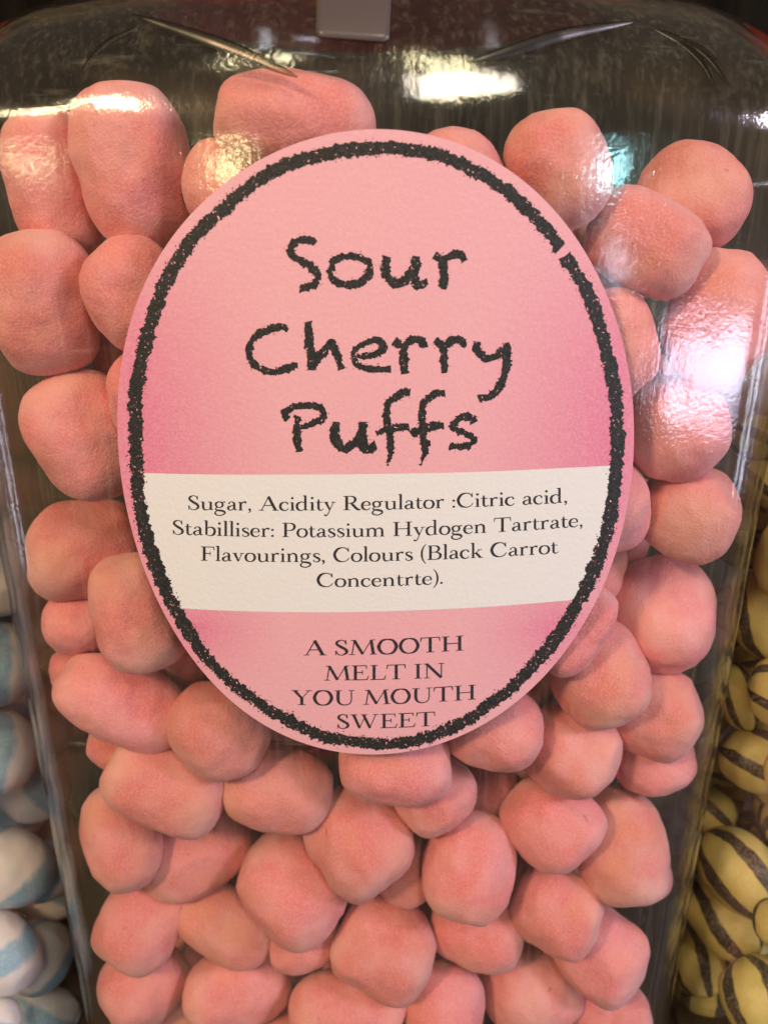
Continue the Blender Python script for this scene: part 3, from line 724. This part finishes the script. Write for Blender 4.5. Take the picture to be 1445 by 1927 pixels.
def add_sweet(name, px, py, a, b, th, jar_key, mat, label_, cat, group, seed, lumpy=0.85, p=2.7, deep=0.0, tol=0.93):
    c, Rm, h = place(px, py, a, b, th, jar_key, deep, tol)
    if jar_key == 'm':
        p = 2.4+0.75*((seed*37 % 100)/100.0)
        if a/b < 1.12 and seed % 3:                      # seen on its flattened end
            k = 1 if seed % 2 else -1
            tl = np.array(Matrix.Rotation(k*0.42, 3, Vector((0, math.cos(seed), math.sin(seed)))))
            Rm = np.stack([Rm[:, 2], Rm[:, 0], Rm[:, 1]], 1) @ tl; h = np.array((h[1]*1.0, h[0], h[1]))
        for _ in range(24):                              # keep it wholly behind the jar wall
            pts = c + (SAMP*radius_of(SAMP, h, p, 2.2)[:, None]*1.035) @ Rm.T
            if inside_wall(pts, 0.0).all(): break
            c = c + np.array((-0.0001*np.sign(c[0]), 0.0003, 0))
    placed.append((c, Rm, h, jar_key)); PLOG.append((name, px, py, round(c[1]*1000), np.round(h*1000, 1)))
    me = sweet_mesh(name, h, seed, mat, lumpy, p)
    o = bpy.data.objects.new(name, me); COL.objects.link(o)
    M = Matrix(Rm.tolist()).to_4x4(); M.translation = Vector(c); o.matrix_world = M
    tag(o, label_, cat, group); return o

GP = 'pink sugared puffs in the middle jar'
# photo x, y, half length, half width, lean of the long side (deg, clockwise from level), label;  nearest first
PUFFS = [
 (258,556,110,96,60,'warm glowing pink puff touching the upper left rim of the oval label'),
 (262,1153,112,93,76,'peach lit pink puff tucked beside the lower left rim of the label'),
 (255,320,152,108,76,'tall leaning pink puff near the top left corner, brightest glare on its crown'),
 (78,574,136,110,84,'big pink puff cut by the left picture edge, level with the word Sour'),
 (134,822,124,106,62,'large round pink puff left of the label, level with the word Puffs'),
 (145,1038,110,93,-8,'wide pink puff left of the ingredients band, its right half in shadow'),
 (408,1378,97,91,40,'round pink puff just under the lower left curve of the crayon border'),
 (742,1435,108,82,4,'pink puff directly under the bottom tip of the oval label'),
 (928,1364,97,86,20,'pink puff under the label rim, right of the slogan word SWEET'),
 (522,1483,100,86,10,'pink puff with a small red nick, below the puff under the label bottom left'),
 (677,1580,104,99,52,'smooth lilac tinted round pink puff below the label tip, largest face of the lower middle'),
 (552,1668,112,99,46,'large angular pink puff, lower left of the smooth lilac tinted one'),
 (885,1630,110,86,98,'upright pink puff split into orange left and lilac right halves'),
 (725,1788,98,95,30,'squarish dark pink puff near the bottom centre of the picture'),
 (1128,1272,106,92,58,'pink puff hugging the lower right rim of the label, small dark pit on it'),
 (1072,1410,96,88,30,'pink puff with a rough lower right end, below the pitted one by the label'),
 (1038,1545,97,85,48,'pink puff with pale end, under the rough ended puff right of centre'),
 (1275,808,98,93,40,'round yellowish pink puff right of the label, level with the word Puffs'),
 (1218,456,115,93,25,'pink puff with streaky pale front, upper right, below a rounder rear one'),
 (1350,602,130,98,98,'tall pink puff by the right jar corner under a lilac window reflection'),
 (1305,965,97,90,20,'pink puff touching the right jar edge, level with the ingredients first lines'),
 (1257,1160,108,107,0,'big round pink puff right of the white band bottom, shadow on its left'),
 (1053,325,112,97,70,'pink puff at the upper right label rim beside the cyan glare'),
 (555,236,152,98,6,'long pink puff poking up behind the top of the oval label'),
 (312,1480,115,88,24,'pink puff lower left with pale patch, over the upright one by the jar edge'),
 (230,1318,124,84,26,'long pink puff below the peach lit one at lower left, lilac on its right'),
 (197,1575,106,76,76,'upright pink puff at the lower left jar edge with a pale vertical strip'),
 (372,1600,110,82,-30,'slanted pink puff with a pale left tip and lilac right side, lower left'),
 (428,1738,98,76,25,'pink puff between the slanted tip one and the bottom row at left'),
 (262,1740,96,78,-62,'tilted pink puff at lower left under the upright strip marked one'),
 (450,1857,102,78,-14,'lilac sided pink puff in the bottom row, left of centre'),
 (1167,1590,121,83,80,'tall pink puff with a sharp lilac facet near the lower right jar edge'),
 (1050,1718,90,80,30,'pink puff below the pale ended one, with small crease, lower right'),
 (1160,1792,100,82,42,'scratched looking pink puff lowest beside the right jar edge'),
 (895,1752,92,73,20,'pink puff right of the squarish dark one, partly under the split coloured one'),
 (1000,1862,96,92,0,'wide pink puff in the bottom row, right of centre'),
 (835,1892,90,76,90,'pale lilac pink puff cut by the bottom edge, right of the squarish one'),
 (655,1905,112,80,0,'deep pink puff cut by the bottom edge, under the squarish one to its left'),
 (255,1852,90,77,-42,'blurred pink puff at the bottom left behind the jar corner'),
 (1300,376,108,99,18,'rounder rear pink puff at the upper right, behind the streaky fronted one'),
 (102,345,136,88,78,'pink puff at the top left leaning behind the tallest glare topped one'),
 (1118,532,110,62,82,'pale glossy pink puff slipping out behind the upper right label rim'),
 (1225,1338,102,86,20,'knobbly pink puff by the right jar edge, behind the pitted one'),
 (1078,1180,96,68,-55,'flat pale pink puff pressed behind the right label rim below the white band'),
 (1225,1428,78,73,0,'low pink puff under the knobbly one at the right jar edge'),
 (1125,950,102,95,0,'small pink puff end showing at the right rim of the white band'),
 (820,1495,76,70,-40,'small pink puff tucked under the right side of the label tip one'),
 (548,1335,95,88,0,'pink puff sliver below the label, left of the slogan word SWEET'),
 (150,1170,66,62,0,'orange pink puff squeezed behind the peach lit one at left'),
 (1152,650,100,85,80,'deep red pink puff in shade right of the word Cherry'),
 (850,345,100,98,0,'red pink puff top barely rising over the label top, right of centre'),
 (435,362,92,85,20,'small pink puff in the dark gap left of the long top one'),
 (150,1278,66,50,60,'thin orange pink puff sliver at the left edge of the long lower left one'),
 (242,1402,76,60,20,'orange pink puff under the long lower left one, half hidden'),
 (575,1776,68,54,-15,'small pink puff beneath the large angular one near the bottom'),
 (757,1632,76,62,60,'orange pink puff showing right of the smooth lilac tinted one'),
 (1016,1645,64,50,0,'pale small pink puff between the upright split one and the tall faceted one'),
 (228,664,84,78,0,'shaded pink puff in the gap left of the word Cherry'),
 (292,745,88,82,0,'pink puff edge peeking out at the left label rim beside the word Cherry'),
 (1085,1065,92,86,0,'orange pink puff sliver in the dark gap right of the white band'),
 (1145,1905,78,62,0,'pink puff cut by the bottom edge under the scratched looking one'),
 (310,1925,74,56,0,'pink puff cut by the bottom edge at far lower left'),
 (1215,1652,50,46,0,'small pink bulge behind the tall lilac faceted puff'),
 (915,1490,62,56,0,'dark red puff deep in the gap right of the small tucked one'),
]
TOL = {(230, 1318): 0.74, (372, 1600): 0.76, (102, 345): 0.78, (262, 1740): 0.78, (428, 1738): 0.78, (145, 1038): 0.70, (1257, 1160): 0.74, (1225, 1428): 0.74}
DEEP = {(150, 1278): 0.004, (150, 1170): 0.004}
for i, (px, py, a, b, th, lab) in enumerate(PUFFS):
    add_sweet('sugar_puff', px, py, a, b, th, 'm', M_puff, lab, 'sweet', GP, 11+i, deep=DEEP.get((px, py), 0.0), tol=TOL.get((px, py), 0.85 if i < 40 else 0.82))

# rear puffs that only show in the dark gaps, plus the ones the label covers
variants = [sweet_mesh('rear_puff', np.array((0.0103, 0.0090, 0.0088)), 300+i, M_puff, 1.0) for i in range(6)]
cand = []
for k in range(5200):
    x = rng.uniform(-0.055, 0.055); y = rng.uniform(0.011, 0.095); z = rng.uniform(Z_BASE+0.012, 0.040-0.10*max(0, y-0.03))
    cand.append((x, y, z))
cand.sort(key=lambda c: c[1]); nf = 0
for (x, y, z) in cand:
    c = np.array((x, y, z)); h = np.array((0.0103, 0.0090, 0.0088))
    if min(np.linalg.norm(c-q[0]) for q in placed) < 0.0135: continue
    e = Matrix.Rotation(rng.uniform(0, 6.28), 3, 'X') @ Matrix.Rotation(rng.uniform(0, 6.28), 3, 'Y') @ Matrix.Rotation(rng.uniform(0, 6.28), 3, 'Z')
    Rm = np.array(e); pts = surf(c, Rm, h)
    if not inside_wall(pts, 0).all() or hits(pts, c, h, 'm', 0.90): continue
    # a rear puff never comes in front of a traced one: stay behind the traced layer unless the label hides it
    v = c-CAMN; dz = -np.dot(v, RZ); px = IMW/2+F*np.dot(v, RX)/dz; py = IMH/2-F*np.dot(v, RY)/dz
    rad = F*0.0100/dz
    hidden = ((px-708)/(480-rad*0.9))**2+((py-830)/(585-rad*0.9))**2 < 1
    if not hidden:
        bad = py < 330 and y < 0.05
        for (c2, R2, h2, k2) in placed[:len(PUFFS)]:
            v2 = c2-CAMN; dz2 = -np.dot(v2, RZ)
            if dz < dz2+0.006:
                p2 = np.array((IMW/2+F*np.dot(v2, RX)/dz2, IMH/2-F*np.dot(v2, RY)/dz2))
                if np.hypot(px-p2[0], py-p2[1]) < rad+F*h2.mean()/dz2-12: bad = True; break
        if dz < 0.150 and not bad: bad = 0 < px < IMW and 0 < py < IMH
        if bad: continue
    o = bpy.data.objects.new('rear_puff', variants[nf % 6]); COL.objects.link(o)
    M = e.to_4x4(); M.translation = Vector(c); o.matrix_world = M
    tag(o, 'pink sugared puff in the rear layers, behind the front row or the oval label', 'sweet', 'rear pink puffs behind the front row')
    placed.append((c, Rm, h, 'm')); nf += 1
print('rear puffs', nf)

MINTS = [
 (28,1630,82,108,112,'white mint with broad pale blue stripes, brightest at the lower left edge'),
 (26,1788,80,92,130,'white mint with one bold blue stripe below the brightest striped one'),
 (18,1418,80,92,80,'white mint at the left edge with a grey shaded top'),
 (20,1248,78,88,70,'grey looking mint in shade at the left edge, level with the slogan first line'),
 (18,1088,76,90,80,'dim grey mint at the left edge, topmost in its jar'),
 (98,1800,78,66,110,'pale mint with a faint blue stripe next to the pink jar corner'),
 (90,1480,66,70,40,'shaded beige white mint between the left jar and the pink jar corner'),
 (95,1640,62,78,90,'dark shaded mint right of the brightest striped one'),
 (100,1905,80,60,10,'grey mint cut by the bottom edge beside the pink jar'),
 (8,1925,60,52,0,'blue white mint in the bottom left picture corner'),
 (40,1180,66,66,30,'hidden edge of a dim mint between the two grey ones'),
]
for i, (px, py, a, b, th, lab) in enumerate(MINTS):
    add_sweet('striped_mint', px, py, a, b, th, 'l', M_mint, lab, 'sweet', 'white and blue mints in the left jar', 500+i, 0.6, 2.3, tol=0.86)
HUMBUGS = [
 (1366,1642,106,68,42,'large yellow humbug with slanting dark stripes, lower right'),
 (1334,1722,100,62,52,'long yellow humbug with two dark stripes, under the large slanting one'),
 (1402,1878,90,72,62,'bright yellow humbug with dark stripes in the bottom right corner'),
 (1412,1158,92,72,72,'bright yellow humbug with a dark lower stripe, upper right jar'),
 (1440,1302,70,66,10,'yellow humbug with a broad dark band cut by the right picture edge'),
 (1388,1430,76,60,20,'round yellow humbug ringed by dark stripes at the jar edge'),
 (1358,1310,70,40,70,'narrow striped humbug squeezed beside the pink jar edge'),
 (1450,1462,62,48,90,'tan humbug without visible stripes at the right picture edge'),
 (1330,1525,62,46,35,'small humbug with dark stripe under the ringed round one'),
 (1440,1052,76,56,95,'tan humbug in shade at the right edge, above the bright one'),
 (1285,1810,70,52,70,'dull yellow humbug at the pink jar corner near the bottom'),
 (1310,1895,60,66,90,'shaded tan humbug beside the bottom right bright one'),
 (1440,1740,50,56,90,'yellow humbug half out of picture above the bottom right corner'),
 (1436,915,76,52,30,'brown shaded humbug high in the right jar, barely lit'),
 (1438,830,70,46,20,'topmost dim humbug at the right edge, level with the word Puffs'),
]
for i, (px, py, a, b, th, lab) in enumerate(HUMBUGS):
    add_sweet('striped_humbug', px, py, a, b, th, 'r', M_humbug, lab, 'sweet', 'yellow and black humbugs in the right jar', 700+i, 0.6, 2.3, tol=0.86)
for key, mat, nm, lab, grp, hh, nv_ in (('l', M_mint, 'rear_mint', 'white mint deeper inside the left jar', 'rear mints in the left jar', (0.0098, 0.0078, 0.0072), 2), ('r', M_humbug, 'rear_humbug', 'yellow humbug deeper inside the right jar', 'rear humbugs in the right jar', (0.0100, 0.0070, 0.0066), 2)):
    vs = [sweet_mesh(nm, np.array(hh), 900+i, mat, 0.6, 2.3, 2.2) for i in range(4)]
    sg = 1 if key == 'l' else -1; nn = 0
    cd = sorted([(rng.uniform(-0.01, 0.058), rng.uniform(0.018, 0.08), rng.uniform(Z_BASE+0.012, 0.0 if key == 'l' else 0.012)) for _ in range(1800)], key=lambda c: c[1])
    for (x, y, z) in cd:
        c = np.array((JARC[key]+sg*x, y, z)); h = np.array(hh)
        if min([np.linalg.norm(c-q[0]) for q in placed]) < 0.011: continue
        e = Matrix.Rotation(rng.uniform(0, 6.28), 3, 'X') @ Matrix.Rotation(rng.uniform(0, 6.28), 3, 'Y'); Rm = np.array(e); pts = surf(c, Rm, h)
        if not inside_wall(pts, JARC[key]).all() or hits(pts, c, h, key, 0.88): continue
        o = bpy.data.objects.new(nm, vs[nn % 4]); COL.objects.link(o); M = e.to_4x4(); M.translation = Vector(c); o.matrix_world = M
        tag(o, lab, 'sweet', grp); placed.append((c, Rm, h, key)); nn += 1
    print(nm, nn)
